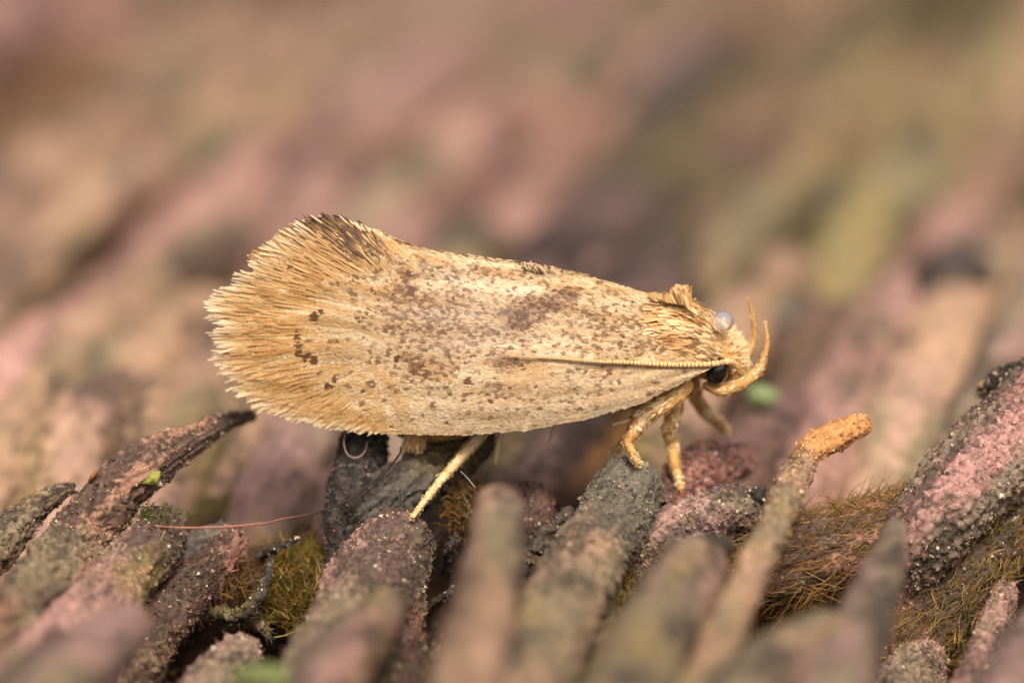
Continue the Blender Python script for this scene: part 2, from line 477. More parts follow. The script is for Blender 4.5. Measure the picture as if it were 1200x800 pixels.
def build_mat():
    n = 0
    lanes = np.arange(-3.4, 2.4, 0.15)
    for li, x0 in enumerate(lanes):
        y = 0.08 + rng.uniform(0, 0.25)
        first = True
        while y < 9.0:
            L = rng.uniform(1.2, 3.0) if first else rng.uniform(2.5, 5.5)
            first = False
            m = 9
            ty = y + np.linspace(0, L, m)
            xm = x0 + 0.19 * ty + rng.normal(0, 0.022) * (ty - y) + 0.025 * np.sin(ty * rng.uniform(1, 2) + rng.uniform(0, 6)) + rng.normal(0, 0.01, m)
            keep = abs(xm.mean()) < 1.35 + 0.075 * ty.mean() + 0.45
            r = rng.uniform(0.06, 0.105) * (1 + 0.05 * y)
            prof = np.array([-.08, -.01, .02, .03, .03, .02, .01, -.01, -.08])
            zc = ground_z(ty) + 0.03 + rng.normal(0, 0.05) + prof + rng.normal(0, .008, m)
            rad = r * (1 + rng.normal(0, 0.07, m)); rad[-1] *= 0.8; rad[0] *= 0.8
            pts = np.stack([xm, ty, zc], 1)
            st = mat_style(*pixel_of(pts[3]))
            if keep:
                T = root_surface(pts, rad, st, 100 + n, 0.010 if y < 0.6 else 0.024, lump=0.15, ridge=0.05, round_end=0.9, patch_scale=4.0, soft=True)
                mm, k = T['pos'].shape[:2]
                o = MB().add(T['pos'].reshape(-1, 3), grid_faces(mm, k), T['col'].reshape(-1, 3) * rng.choice([.42, .6, .9, 1.0, 1.1, 1.25])).build('root', M_SOFT)
                w = MAT_WORDS[st]
                tag(o, w + ' fern root lying in the thick mat of roots behind the moth', 'root', w + ' roots of the mat behind the moth')
                n += 1
            y += L + rng.uniform(-0.15, 0.05)
    return n
N_MAT = build_mat()
print('mat roots', N_MAT)

def mat_stub_or_shade(px, py, style, length, r, label, seed, rise=0.10):
    """A short broken root end, or a dark one standing for shade, on the mat, where the sight line at a pixel meets it."""
    Z = -0.45
    for _ in range(30):
        p = PZ(np.array(float(px)), np.array(float(py)), Z)
        Z = 0.5 * Z + 0.5 * (float(ground_z(p[1])) + rise)
    t = np.linspace(-.5, .5, 5)
    pts = np.stack([p[0] + t * length * 0.155, p[1] + t * length, ground_z(p[1] + t * length) + rise - .05 * (t + .5) * 2], 1)
    T = root_surface(pts, np.array([.8, 1, 1, 1, .9]) * r, style, seed, 0.016, lump=.2, ridge=.08, round_end=.8, patch_scale=2.5, soft=True)
    mm, k = T['pos'].shape[:2]
    return tag(MB().add(T['pos'].reshape(-1, 3), grid_faces(mm, k), T['col'].reshape(-1, 3)).build('stub_or_shade', M_SOFT), label, 'root stub')
mat_stub_or_shade(1122, 305, 'dark', .5, .085, 'large dark root shape standing for the shade of a hole in the mat beyond the thick crusted pink root', 401, .14)  # dark tube that paints in the shade of a hole in the mat
mat_stub_or_shade(1002, 215, 'dark', .7, .06, 'dark grey root stub on the mat between tan roots beyond the large dark root shape', 402, .12)
mat_stub_or_shade(800, 70, 'dark', 1.6, .06, 'long dark root stub far back on the mat among olive roots', 403, .1)
mat_stub_or_shade(930, 345, 'dark', .5, .05, 'small dark root stub on the mat just behind the moth\'s palps', 404, .1)
mat_stub_or_shade(545, 265, 'dark', .5, .055, 'dark root stub on the mat behind the ridge of the moth\'s wings', 405, .1)
mat_stub_or_shade(700, 285, 'grey', .5, .05, 'grey root stub on the mat behind the thorax of the moth', 406, .1)
mat_stub_or_shade(245, 165, 'olive', .5, .085, 'round olive mossy root stub on the mat beyond the moth\'s wing tip', 407, .12)
mat_stub_or_shade(265, 75, 'dark', .9, .06, 'dark root stub beyond the round olive mossy stub', 408, .08)
mat_stub_or_shade(335, 530, 'black', .2, .04, 'small black root shape standing for the shade in the gap behind the long thin fibre', 409, .04)  # black tube added to paint the shade inside the gap

# ------------------------------------------------------------------ roots one can tell apart
FL = 1400
root('left_arch', [(296, 487, .25, 5), (262, 495, .16, 10), (225, 514, .06, 18), (178, 541, 0, 28), (130, 585, .0, 35), (92, 635, -.02, 35), (40, 700, -.3, 40), (-40, 790, -.7, 44)],
     'bark', 1, 'weathered ridged root arching to a thin tip below the moth\'s wing end', ridge=0.16, lump=0.14, grit=1500, fuzz=500)
root('left_stub', [(84, 571, .02, 5), (62, 581, .02, 12), (30, 606, 0, 18), (-5, 640, -.03, 26), (-50, 690, -.1, 28)],
     'bark', 2, 'short broken root with a dark grooved pointed end beside the arching root', ridge=0.2, grit=500, fuzz=250)
root('left_blunt', [(192, 620, -.03, 26), (166, 652, -.08, 36), (120, 705, -.2, 40), (60, 770, -.55, 44), (0, 835, -.9, 46)],
     'pink', 3, 'thick pink root with a blunt gritty end under the arching root', grit=1600, fuzz=1300, patch_scale=7)
root('left_fibrous', [(272, 634, .06, 20), (240, 664, .03, 28), (196, 718, -.04, 31), (160, 770, -.14, 32), (110, 840, -.35, 34)],
     'rust', 4, 'reddish fibrous root with fine lengthwise hairs beside the blunt pink root', fuzz=2600, grit=1200, ridge=0.09)
root('left_dark_splinter', [(262, 617, .05, 6), (240, 630, .03, 13), (222, 650, .02, 12)],
     'dark', 5, 'dark splintered stub lying on the reddish fibrous root', ridge=0.25, fuzz=150, name='root_splinter', cat='splinter')
root('left_twig', [(316, 657, .0, 3.5), (311, 682, -.01, 6), (296, 708, -.02, 8), (276, 722, 0, 8), (245, 722, .06, 9)],
     'black', 16, 'small black twig curling upward out of a gap by the moss', name='twig', cat='twig', grit=180, fuzz=60)
root('left_low', [(283, 765, -.18, 24), (255, 800, -.3, 32), (215, 860, -.5, 36)],
     'mauve', 7, 'short mauve root with a grey flat end below the curled black twig', grit=500, fuzz=300)
root('centre_wide', [(468, 628, .02, 42), (446, 680, -.04, 56), (415, 745, -.3, 56), (380, 830, -.7, 58)],
     'pink', 8, 'broad pinkish gritty root that the moth\'s hind leg stands on', grit=3200, fuzz=3000, fuzzlen=0.024, round_start=0.55)
root('centre_front', [(452, 712, -.42, 26), (420, 760, -.62, 36), (370, 835, -.95, 42)],
     'pink', 9, 'smooth pink root lying over the broad gritty root', sharp=False)
root('centre_lower', [(478, 722, -.1, 18), (470, 765, -.2, 30), (452, 840, -.4, 34)],
     'rust', 10, 'shaggy dark red root squeezed between the broad root and the upright root', fuzz=1700, grit=500)
root('tail_stump', [(428, 500, .14, 24), (424, 535, .13, 29), (412, 590, .10, 28), (402, 650, .08, 22)],
     'black', 11, 'charred black upright stump under the rear of the moth\'s wing', grit=1200, fuzz=350, gritcol=[DARK, BLACK, srgb(96, 96, 84), srgb(120, 84, 80)])
root('tail_slant', [(560, 516, .20, 22), (524, 538, .15, 26), (480, 568, .08, 30), (440, 592, .04, 30), (425, 615, .05, 24)],
     'black', 12, 'charred black root slanting down from behind the hind leg', grit=900, fuzz=350, ridge=0.12, gritcol=[DARK, BLACK, srgb(96, 96, 84), srgb(90, 80, 76)])
root('upright', [(586, 592, -.34, 27), (580, 640, -.5, 33), (566, 715, -.8, 38), (540, 830, -1.2, 42)],
     'tan', 13, 'smooth tan root with a rounded end between the hind leg and the grey-tipped root', sharp=False)
root('grey_tip', [(737, 570, .02, 38), (716, 610, -.04, 42), (680, 675, -.3, 46), (640, 745, -.62, 50), (590, 840, -1.05, 54)],
     'tan', 14, 'stout root with a rounded grey crusty end under the moth\'s front feet', grit=3600, fuzz=500, gritcol=[srgb(108, 100, 82), srgb(88, 82, 72), srgb(132, 122, 98), srgb(70, 62, 58), srgb(160, 138, 112)], grad=(srgb(100, 93, 78), 0.06, 0.32))
root('mid_blunt', [(812, 668, -.36, 40), (785, 715, -.55, 46), (745, 790, -.85, 50), (715, 850, -1.1, 52)],
     'tan', 15, 'blunt root with a dark grey patch on its end below the cracked lump', sharp=False)
root('mid_dark_cap', [(848, 640, -.26, 14), (822, 655, -.34, 26), (806, 690, -.42, 22)],
     'dark', 16, 'dark grey mossy root stub leaning on the blunt tan root', sharp=False)
root('chunk', [(884, 592, .06, 20), (850, 598, .06, 28), (806, 618, .05, 32), (770, 645, .04, 30)],
     'mauve', 17, 'cracked mauve root lump right of the crusty grey root end', grit=1200, fuzz=400, round_start=0.5)
root('chunk_back', [(868, 540, .3, 18), (835, 545, .22, 26), (806, 560, .16, 28), (780, 600, .12, 26)],
     'rust', 18, 'dark reddish crumbly root end behind the moth\'s front legs', grit=1200, fuzz=300, gritcol=[RED, DARK, srgb(150, 90, 76), srgb(100, 90, 84), srgb(176, 140, 130)])
root('black_lump', [(893, 574, .04, 7), (886, 583, .04, 11), (880, 596, .05, 9)],
     'black', 19, 'small black knob at the end of the cracked mauve lump', grit=200, name='bark_knob', cat='knob', round_end=0.8)
root('stalk', [(1010, 499, .02, 13), (988, 506, .0, 17), (955, 524, -.02, 17), (934, 552, -.08, 18), (912, 606, -.3, 17), (872, 690, -.62, 20), (835, 775, -.9, 24), (810, 840, -1.1, 26)],
     'tan', 20, 'thin pale stalk-like root ending in an orange crumbly bent tip', sharp=True, grit=900, fuzz=700, fuzzlen=0.02,
     gritcol=[ORANGE, srgb(200, 150, 90), srgb(150, 110, 70), srgb(210, 180, 140)], grad=(srgb(190, 136, 80), 0.1, 0.10))
root('right_big', [(1280, 430, .1, 54), (1214, 490, .05, 54), (1158, 540, 0, 54), (1104, 598, -.02, 52), (1072, 640, .0, 48), (1056, 690, .08, 40)],
     'crust', 21, 'thick pink root with grey-green crust patches rising past the stalk', grit=3200, fuzz=900, patch_scale=9, ridge=0.08, round_start=0)
root('right_cross', [(1076, 606, .06, 36), (1020, 628, .02, 42), (962, 645, .0, 46), (905, 668, .0, 44), (860, 700, .04, 36)],
     'rust', 22, 'dark hairy root with brown root hairs running in behind the pale stalk', fuzz=4200, fuzzlen=0.06, grit=1000, ridge=0.1,
     fuzzcol=[srgb(150, 104, 52), srgb(120, 84, 44), srgb(170, 130, 72), srgb(104, 92, 48)])
root('right_rim', [(1230, 424, .14, 8), (1196, 430, .13, 8), (1166, 445, .13, 8), (1150, 462, .15, 5)],
     'black', 23, 'thin black curled root edge lying on top of the thick pink root', grit=350, fuzz=150, name='root_strip', cat='root strip')
root('right_second', [(1245, 545, .1, 34), (1190, 600, .06, 38), (1140, 660, .04, 40), (1092, 722, .04, 40), (1060, 775, .04, 38)],
     'rust', 24, 'pink striped root with yellow-brown hairs under the thick crusted root', fuzz=3000, fuzzlen=0.045, grit=1400, ridge=0.12,
     fuzzcol=[srgb(150, 118, 52), srgb(128, 98, 44), srgb(170, 136, 72), srgb(110, 100, 48)])
root('right_front', [(1048, 622, -.22, 15), (1036, 668, -.36, 24), (1012, 730, -.62, 34), (982, 800, -.9, 42), (965, 850, -1.05, 46)],
     'mauve', 25, 'mauve-grey root with a narrow end standing before the hairy cross root', sharp=False)
root('right_front_low', [(970, 735, -.72, 22), (925, 765, -.85, 34), (870, 815, -1.0, 44), (840, 860, -1.1, 46)],
     'tan', 26, 'low tan root branching away from the foot of the narrow-ended root', sharp=False)
root('right_thin', [(1178, 694, -.02, 15), (1166, 735, -.1, 21), (1146, 790, -.26, 25), (1130, 850, -.45, 28)],
     'pink', 27, 'slim pink root with a frayed end beside the dark hollow', fuzz=600, grit=500)
root('right_corner', [(1215, 738, -.45, 26), (1196, 790, -.65, 38), (1180, 850, -.85, 42)],
     'mauve', 28, 'smooth mauve root stub next to the slim pink root', sharp=False)
root('right_bottom', [(1082, 775, .0, 30), (1060, 810, -.1, 40), (1040, 860, -.2, 42)],
     'pink', 29, 'pink fuzzy root end below the yellow-brown root hairs', fuzz=1100, grit=600)
root('centre_twig', [(668, 600, .04, 7), (652, 613, .02, 8), (636, 632, .0, 9), (622, 660, .02, 10)],
     'dark', 30, 'little grey-green twig stub between the tan root and the crusty root', name='twig', cat='twig', grit=200)
root('centre_lump', [(618, 575, .16, 12), (632, 592, .12, 17), (622, 618, .1, 18)],
     'rust', 31, 'dark red crumbly lump behind the rounded tan root', grit=350, fuzz=150, name='bark_knob', cat='knob', round_end=0.7)
root('centre_splinter', [(614, 668, -.1, 9), (598, 686, -.12, 13), (580, 705, -.1, 12)],
     'black', 32, 'black ridged splinter wedged against the tan rounded root', ridge=0.25, fuzz=60, name='root_splinter', cat='splinter')
root('mid_low', [(700, 700, -.16, 22), (690, 750, -.3, 30), (660, 830, -.5, 34)],
     'olive', 33, 'mossy olive root deep between the crusty root and the blunt root', fuzz=500)
root('left_corner', [(150, 735, -.6, 30), (95, 780, -.85, 40), (40, 840, -1.1, 44)],
     'mauve', 34, 'smooth mauve root lying over the foot of the blunt pink root', sharp=False)

# ------------------------------------------------------------------ moth
YR = 0.05                                     # plane of symmetry of the moth (world Y)
TOPX = [225, 240, 262, 300, 330, 360, 400, 430, 460, 490, 560, 625, 700, 770, 800, 835]
TOPY = [362, 356, 335, 300, 276, 262, 258, 267, 280, 291, 302, 310, 326, 346, 368, 424]
BOTX = [225, 250, 262, 280, 310, 350, 400, 460, 540, 620, 690, 750, 790, 820, 836]
BOTY = [364, 425, 447, 464, 479, 491, 501, 507, 510, 503, 490, 473, 453, 438, 431]
WX = [225, 262, 350, 450, 600, 700, 770, 835]
WW = [0.02, 0.03, 0.055, 0.105, 0.165, 0.165, 0.13, 0.085]
def wing_t(px, py):
    top = np.interp(px, TOPX, TOPY); bot = np.interp(px, BOTX, BOTY)
    return (py - top) / np.maximum(bot - top, 1)
def wing_S(px, py, lift=0.0):
    t = np.clip(wing_t(px, py), 0, 1)
    w = np.interp(px, WX, WW)
    # veins: faint pleats running lengthwise
    ple = 0.0011 * np.sin(t * 40 + 2.0 * np.sin(px / 70)) * sstep(0.03, 0.2, t) * sstep(0, .1, 1 - t)
    Y = YR - w * np.sin(t * np.pi / 2) ** 0.9 - lift + ple
    return PY(px, py, Y)
def flow(px, py):
    """Direction in which scales point, in photo pixels (unit)."""
    t = np.clip(wing_t(px, py), 0, 1)
    e = 6.0
    st = (np.interp(px + e, TOPX, TOPY) - np.interp(px - e, TOPX, TOPY)) / (2 * e)
    sb = (np.interp(px + e, BOTX, BOTY) - np.interp(px - e, BOTX, BOTY)) / (2 * e)
    sl = np.clip(st * (1 - t) + sb * t, -0.5, 0.5)
    a = np.stack([-np.ones_like(px), -sl], -1); a /= np.linalg.norm(a, axis=-1)[..., None]
    f = np.stack([px - 548, py - 398], -1); f /= np.linalg.norm(f, axis=-1)[..., None]
    w = sstep(500, 400, px)[..., None]
    d = a * (1 - w) + f * w
    return d / np.linalg.norm(d, axis=-1)[..., None]
def wing_frame(px, py):
    d = flow(px, py)
    p = wing_S(px, py)
    D = wing_S(px + d[..., 0] * 2, py + d[..., 1] * 2) - p
    E = wing_S(px - d[..., 1] * 2, py + d[..., 0] * 2) - p
    N = np.cross(D, E); N /= np.linalg.norm(N, axis=-1)[..., None] + 1e-12
    N = np.where((N @ FWD)[..., None] > 0, -N, N)
    D /= np.linalg.norm(D, axis=-1)[..., None] + 1e-12
    return p, D, N

W_TAN = srgb(203, 167, 116); W_PALE = srgb(224, 200, 158); W_ORNG = srgb(198, 150, 88); W_GREY = srgb(196, 176, 146)
W_BRN = srgb(118, 80, 50); W_DRK = srgb(88, 60, 42); W_WHITE = srgb(238, 222, 190)
ZONES = [   # centre x, y, radii, probability of a brown clump
    (520, 360, 62, 40, .50), (478, 340, 18, 22, .75), (500, 395, 70, 40, .30), (492, 432, 30, 14, .70), (600, 425, 16, 7, .9),
    (611, 374, 20, 17, 1.6), (640, 358, 24, 10, 1.6), (668, 346, 16, 7, 1.5), (560, 385, 60, 30, .35), (720, 395, 60, 40, .30),
    (700, 372, 40, 18, .35), (760, 375, 34, 16, .40), (780, 400, 30, 10, .5), (735, 405, 50, 8, .5), (560, 318, 90, 8, .45), (650, 322, 36, 6, .55),
    (400, 300, 50, 30, .28), (392, 262, 26, 9, .95), (360, 262, 14, 8, .6), (440, 312, 30, 14, .35), (690, 440, 60, 16, .12), (560, 455, 90, 24, .14), (440, 450, 80, 30, .05), (640, 475, 90, 14, .08)]
DOTS = [(372, 371, 4.5), (380, 366, 3), (354, 390, 4), (353, 398, 4), (354, 406, 4), (354, 413, 4.5), (361, 419, 4), (366, 415, 3), (372, 421, 4.5), (389, 452, 4.5), (396, 442, 3.5), (392, 478, 3), (300, 405, 4), (306, 410, 3),
        (483, 322, 4), (478, 330, 4), (486, 343, 5), (490, 436, 4), (505, 438, 4), (500, 428, 3), (370, 462, 3), (580, 470, 3), (552, 446, 3.5), (470, 420, 3.5)]
def wing_colour(px, py):
    d = flow(px, py)
    ang = np.arctan2(-d[:, 1], -d[:, 0])
    al = px * np.cos(ang) + py * np.sin(ang); ac = -px * np.sin(ang) + py * np.cos(ang)
    q = np.stack([al / 34, ac / 5.5, 0 * al], -1)
    q2 = np.stack([al / 60, ac / 16, 0 * al + 4], -1)
    streak = noise(q, 2); broad = fbm(q2, 3, 5)
    t = np.clip(wing_t(px, py), 0, 1)
    c = mix(W_TAN, W_PALE, sstep(-0.3, 0.6, streak * 0.55 + broad * 1.1))
    c = mix(c, W_ORNG, sstep(0.05, 0.5, -broad * 0.9 + 0.3 * streak) * 0.75)
    grey = np.exp(-((px - 545) / 110) ** 2 - ((py - 385) / 48) ** 2)
    c = mix(c, W_GREY, np.clip(grey * (0.75 + 0.4 * streak), 0, 0.9))
    fr = sstep(430, 330, px + 0.6 * np.abs(py - 380) * 0)          # warm fan before the fringe
    c = mix(c, mix(W_ORNG * 1.05, W_PALE, sstep(-0.1, 0.5, streak)), fr * 0.55)
    c = mix(c, W_GREY * 0.92, sstep(0.55, 0.95, t) * sstep(420, 560, px) * 0.55)     # duller lower border
    c = mix(c, W_WHITE, np.exp(-((px - 616) / 24) ** 2 - ((py - 341 - 0.06 * (px - 616)) / 6) ** 2))
    c = mix(c, W_WHITE, 0.7 * np.exp(-((px - 550) / 50) ** 2 - ((py - 332) / 7) ** 2))
    # brown clumps, cell by cell
    pr = np.full(px.shape, 0.03)
    heavy = np.zeros(px.shape)
    for zx, zy, rx, ry, p in ZONES:
        g = np.exp(-((px - zx) / rx) ** 2 - ((py - zy) / ry) ** 2)
        pr = 1 - (1 - pr) * (1 - np.clip(g * p, 0, 0.95))
        if p > .8: heavy = np.maximum(heavy, g)
    c = mix(c, srgb(158, 118, 80), np.clip(pr * 0.5 + 0.35 * heavy, 0, .8))      # soft brown tint round the speckles
    c = mix(c, srgb(104, 72, 48), heavy * .55 * (0.7 + 0.6 * streak))
    str_ = np.zeros(px.shape)
    for layer, size in ((0, 6.2), (1, 5.0)):
        gx = np.floor(px / size); gy = np.floor(py / (size * .85))
        for ox in (-1, 0, 1):
            for oy in (-1, 0, 1):
                ix = (gx + ox).astype(np.int64); iy = (gy + oy).astype(np.int64); z = ix * 0 + layer
                jx = (ix + _hash(ix, iy, z, 91)) * size; jy = (iy + _hash(ix, iy, z, 92)) * size * .85
                rad = size * (0.32 + 0.28 * _hash(ix, iy, z, 93))
                on = _hash(ix, iy, z, 94) < pr * 0.70
                dd = np.hypot((px - jx) * .8, py - jy)
                str_ = np.maximum(str_, on * sstep(rad * 1.15, rad * .55, dd) * (.55 + .45 * _hash(ix, iy, z, 95)))
    bc = mix(W_BRN, W_DRK * .8, np.clip(heavy * 1.1 + 0.25 * rng.random(px.shape), 0, 1))
    c = mix(c, bc, np.clip(str_ * (.9 + .1 * rng.random(px.shape)), 0, .95))
    for x, y, r in DOTS:
        k = (px - x) ** 2 + (py - y) ** 2 < r * r * 1.3
        c = np.where(k[:, None], W_BRN * 0.85, c)
    fine = noise(np.stack([al / 22, ac / 2.6, 0 * al + 3], -1), 21); wide = fbm(np.stack([al / 90, ac / 30, 0 * al + 8], -1), 3, 23)
    c = c * (0.90 + 0.11 * fine + 0.22 * wide)[:, None]
    return np.clip(c * rng.normal(1, 0.08, px.shape)[:, None], 0, 1)

MAG = lambda n: n * PXU
def sample_wing(spacing, x0=262, x1=834, seam=True):
    gx, gy = np.meshgrid(np.arange(x0, x1, spacing), np.arange(250, 512, spacing * 0.9), indexing='ij')
    gx = gx + (np.round(gy / (spacing * 0.9)) % 2) * spacing / 2
    px = (gx + rng.uniform(-.35, .35, gx.shape) * spacing).ravel(); py = (gy + rng.uniform(-.35, .35, gy.shape) * spacing).ravel()
    t = wing_t(px, py)
    top = np.interp(px, TOPX, TOPY)
    off = np.interp(px, [440, 470, 560, 650, 700], [0, 5, 9, 13, 0]) if seam else 0
    k = (py > top + off + 1) & (t < 1.0)
    # stay inside the hair fringe
    dx = px - 548; dy = py - 398
    k &= ~((px < 300) & (np.hypot(dx / 276, dy / 130) > 1.0))
    return px[k], py[k]

moth = empty('moth', P(690, 560, 0.0))
bpy.context.view_layer.update()
tag(moth, 'small tan moth with brown speckled folded wings and feathery fringe standing on the roots', 'moth')

def mirror(v):
    v = v.copy(); v[..., 1] = 2 * YR - v[..., 1]; return v

def build_wing(far):
    fx = (lambda v: mirror(v)) if far else (lambda v: v)
    xs = np.concatenate([np.linspace(268, 330, 24)[:-1], np.linspace(330, 835, 110)])
    ts = np.linspace(0, 1, 60)
    X, Tt = np.meshgrid(xs, ts, indexing='ij')
    top = np.interp(X, TOPX, TOPY); bot = np.interp(X, BOTX, BOTY)
    if not far:
        top = top + np.interp(X, [440, 470, 560, 650, 700], [0, 5, 9, 13, 0])
    else:
        pass
    ins = sstep(330, 268, X) * 26
    Yp = (top + 2 + ins) + (bot - top - 3 - 2 * ins) * Tt
    v = wing_S(X, Yp, -0.003)
    w = MB().add(fx(v).reshape(-1, 3), grid_faces(len(xs), 60, False), W_TAN * 0.8).build('forewing', M_WING, moth)
    px, py = sample_wing(2.05 if not far else 4.5, seam=not far)
    p, D, N = wing_frame(px, py)
    c = wing_colour(px, py)
    n = len(px)
    D = D + rng.normal(0, 0.05, D.shape)
    L = MAG(rng.uniform(4.5, 7.2, n) * (1 if not far else 1.9)); Wd = MAG(rng.uniform(1.7, 2.8, n) * (1 if not far else 2.2))
    p = p + N * 0.0006
    v, f, cc = scales(p, D, N, L, Wd, rng.uniform(0.0006, 0.0025, n), c, np.clip(c * rng.uniform(0.95, 1.12, (n, 1)), 0, 1))
    s = MB().add(fx(v), f, cc)
    if far:      # the inner edge of this wing laps over the ridge and shows above the seam
        px = rng.uniform(440, 705, 2200); py = np.interp(px, TOPX, TOPY) + rng.uniform(0, 17, 2200)
        p, D, N = wing_frame(px, py)
        c = wing_colour(px, py); c = mix(c, W_PALE, np.full(len(px), 0.35))
        v, f, cc = scales(p - N * 0.007, D + rng.normal(0, .08, D.shape), N, MAG(rng.uniform(6, 10, len(px))), MAG(rng.uniform(2.5, 3.6, len(px))), rng.uniform(.001, .004, len(px)), c)
        s.add(v, f, cc)
    so = s.build('wing_scales', M_SCALE, w); so['kind'] = 'stuff'
    # long hair scales of the fringe
    OUTL = np.array([(452, 277), (425, 266), (402, 256), (378, 254), (354, 258), (332, 274), (312, 288), (298, 302), (290, 312), (276, 324), (268, 334), (254, 345), (240, 357), (247, 370), (262, 384),
                     (250, 391), (253, 403), (247, 416), (256, 428), (257, 438), (266, 449), (276, 463), (300, 475), (330, 487), (360, 494), (400, 503), (440, 507)], float)
    if far: OUTL = OUTL + np.array([4, 2.0])
    seg = np.concatenate([[0], np.cumsum(np.linalg.norm(np.diff(OUTL, axis=0), axis=1))])
    fb = MB()
    for layer, (cnt, inset, l0, l1, w0, w1) in enumerate([(1100, 66, 16, 40, 1.4, 2.4), (1200, 40, 18, 36, 1.4, 2.4), (1100, 18, 20, 34, 1.4, 2.4), (430, 0, 22, 36, 1.5, 2.5)]):
        if far: cnt //= 3
        u = rng.uniform(0, seg[-1], cnt)
        bx = np.interp(u, seg, OUTL[:, 0]); by = np.interp(u, seg, OUTL[:, 1])
        d = flow(bx, by)
        if layer == 3:      # the outermost tips part into small points
            d = d + rng.normal(0, .07, d.shape); jt = 5 * noise(np.stack([u / 5.5, u * 0, u * 0], -1), 15) * np.interp(u, [0, 90, seg[-1] - 170, seg[-1]], [.5, 1, 1, .2]) + rng.normal(0, 2.2, cnt)
            bx = bx + d[:, 0] * jt; by = by + d[:, 1] * jt
        ins = inset * rng.uniform(0.6, 1.2, cnt) * np.interp(u, [0, 90, seg[-1] - 170, seg[-1]], [.3, 1, 1, .12])
        L = rng.uniform(l0, l1, cnt) * np.interp(u, [0, 90, seg[-1] - 170, seg[-1]], [.6, 1, .9, .35])
        rx = bx - d[:, 0] * (ins + L) ; ry = by - d[:, 1] * (ins + L)
        p, D, N = wing_frame(rx, ry)
        tipp = wing_S(bx - d[:, 0] * ins, by - d[:, 1] * ins)
        D2 = tipp - p; Ls = np.linalg.norm(D2, axis=1); D2 /= Ls[:, None]
        D2 += rng.normal(0, 0.06, D2.shape)
        st = .6 * noise(np.stack([u / 9, u * 0 + layer, u * 0], -1), 12)
        c = mix(srgb(186, 138, 78), srgb(208, 168, 110), sstep(-0.4, 0.5, st + rng.normal(0, .15, cnt)))
        c = mix(c, srgb(150, 104, 58), (rng.random(cnt) < 0.12) * 0.6)
        tip = mix(c, srgb(244, 226, 188), np.full(cnt, [0.03, 0.08, 0.25, 0.8][layer]))
        apex = 1.3 * np.exp(-((bx - 388) / 32) ** 2 - ((by - 258) / 16) ** 2)
        apex = np.clip(apex + 0.6 * np.exp(-((bx - 358) / 12) ** 2 - ((by - 258) / 10) ** 2), 0, 1)
        dk = (rng.random(cnt) < apex * 0.85)
        tip = np.where(dk[:, None], srgb(78, 56, 42), tip); c = np.where((dk & (rng.random(cnt) < .5))[:, None], srgb(150, 108, 66), c)
        v, f, cc = scales(p + N * 0.001, D2, N, Ls * rng.uniform(.93, 1.1, cnt), MAG(rng.uniform(w0, w1, cnt)), rng.uniform(0.0004, 0.002 if layer < 3 else .005, cnt), c, tip)
        fb.add(fx(v), f, cc)
    fo = fb.build('fringe', M_SCALE, w); fo['kind'] = 'stuff'
    if not far:
        # small raised scale tufts on the ridge
        n = 60
        px = rng.normal(628, 7, n); py = np.interp(px, TOPX, TOPY) + rng.uniform(3, 9, n)
        p, D, N = wing_frame(px, py)
        v, f, cc = scales(p, D + N * 0.7 + np.array([0, 0, .5]), N, MAG(rng.uniform(4, 7, n)), MAG(2.4), .002, mix(W_PALE, W_BRN, (rng.random(n) < .3) * 1.0))
        t = MB().add(v, f, cc).build('scale_tuft', M_SCALE, w); t['kind'] = 'stuff'
    return w
build_wing(False)
build_wing(True)

# body: abdomen, thorax and head as one continuous surface
BX = np.array([(470, 503, 10), (500, 498, 22), (560, 472, 38), (640, 444, 50), (720, 424, 56), (770, 404, 56), (800, 402, 50), (824, 409, 40), (840, 416, 31), (851, 422, 25), (858, 427, 17)], float)
pts = PY(BX[:, 0], BX[:, 1], YR)
T = tube(pts, BX[:, 2] * PXU, 0.008, 72, 0.8, 0.7)
bpos = T['pos'] + T['out'] * (0.004 * noise(T['pos'] * 60, 3))[..., None]
bcol = mix(srgb(206, 160, 96), srgb(170, 120, 66), sstep(-.3, .4, fbm(bpos * 12, 3, 4)))
MB().add(bpos.reshape(-1, 3), grid_faces(*bpos.shape[:2]), bcol.reshape(-1, 3)).build('body', M_BODY, moth)
bodyobj = bpy.data.objects['body']

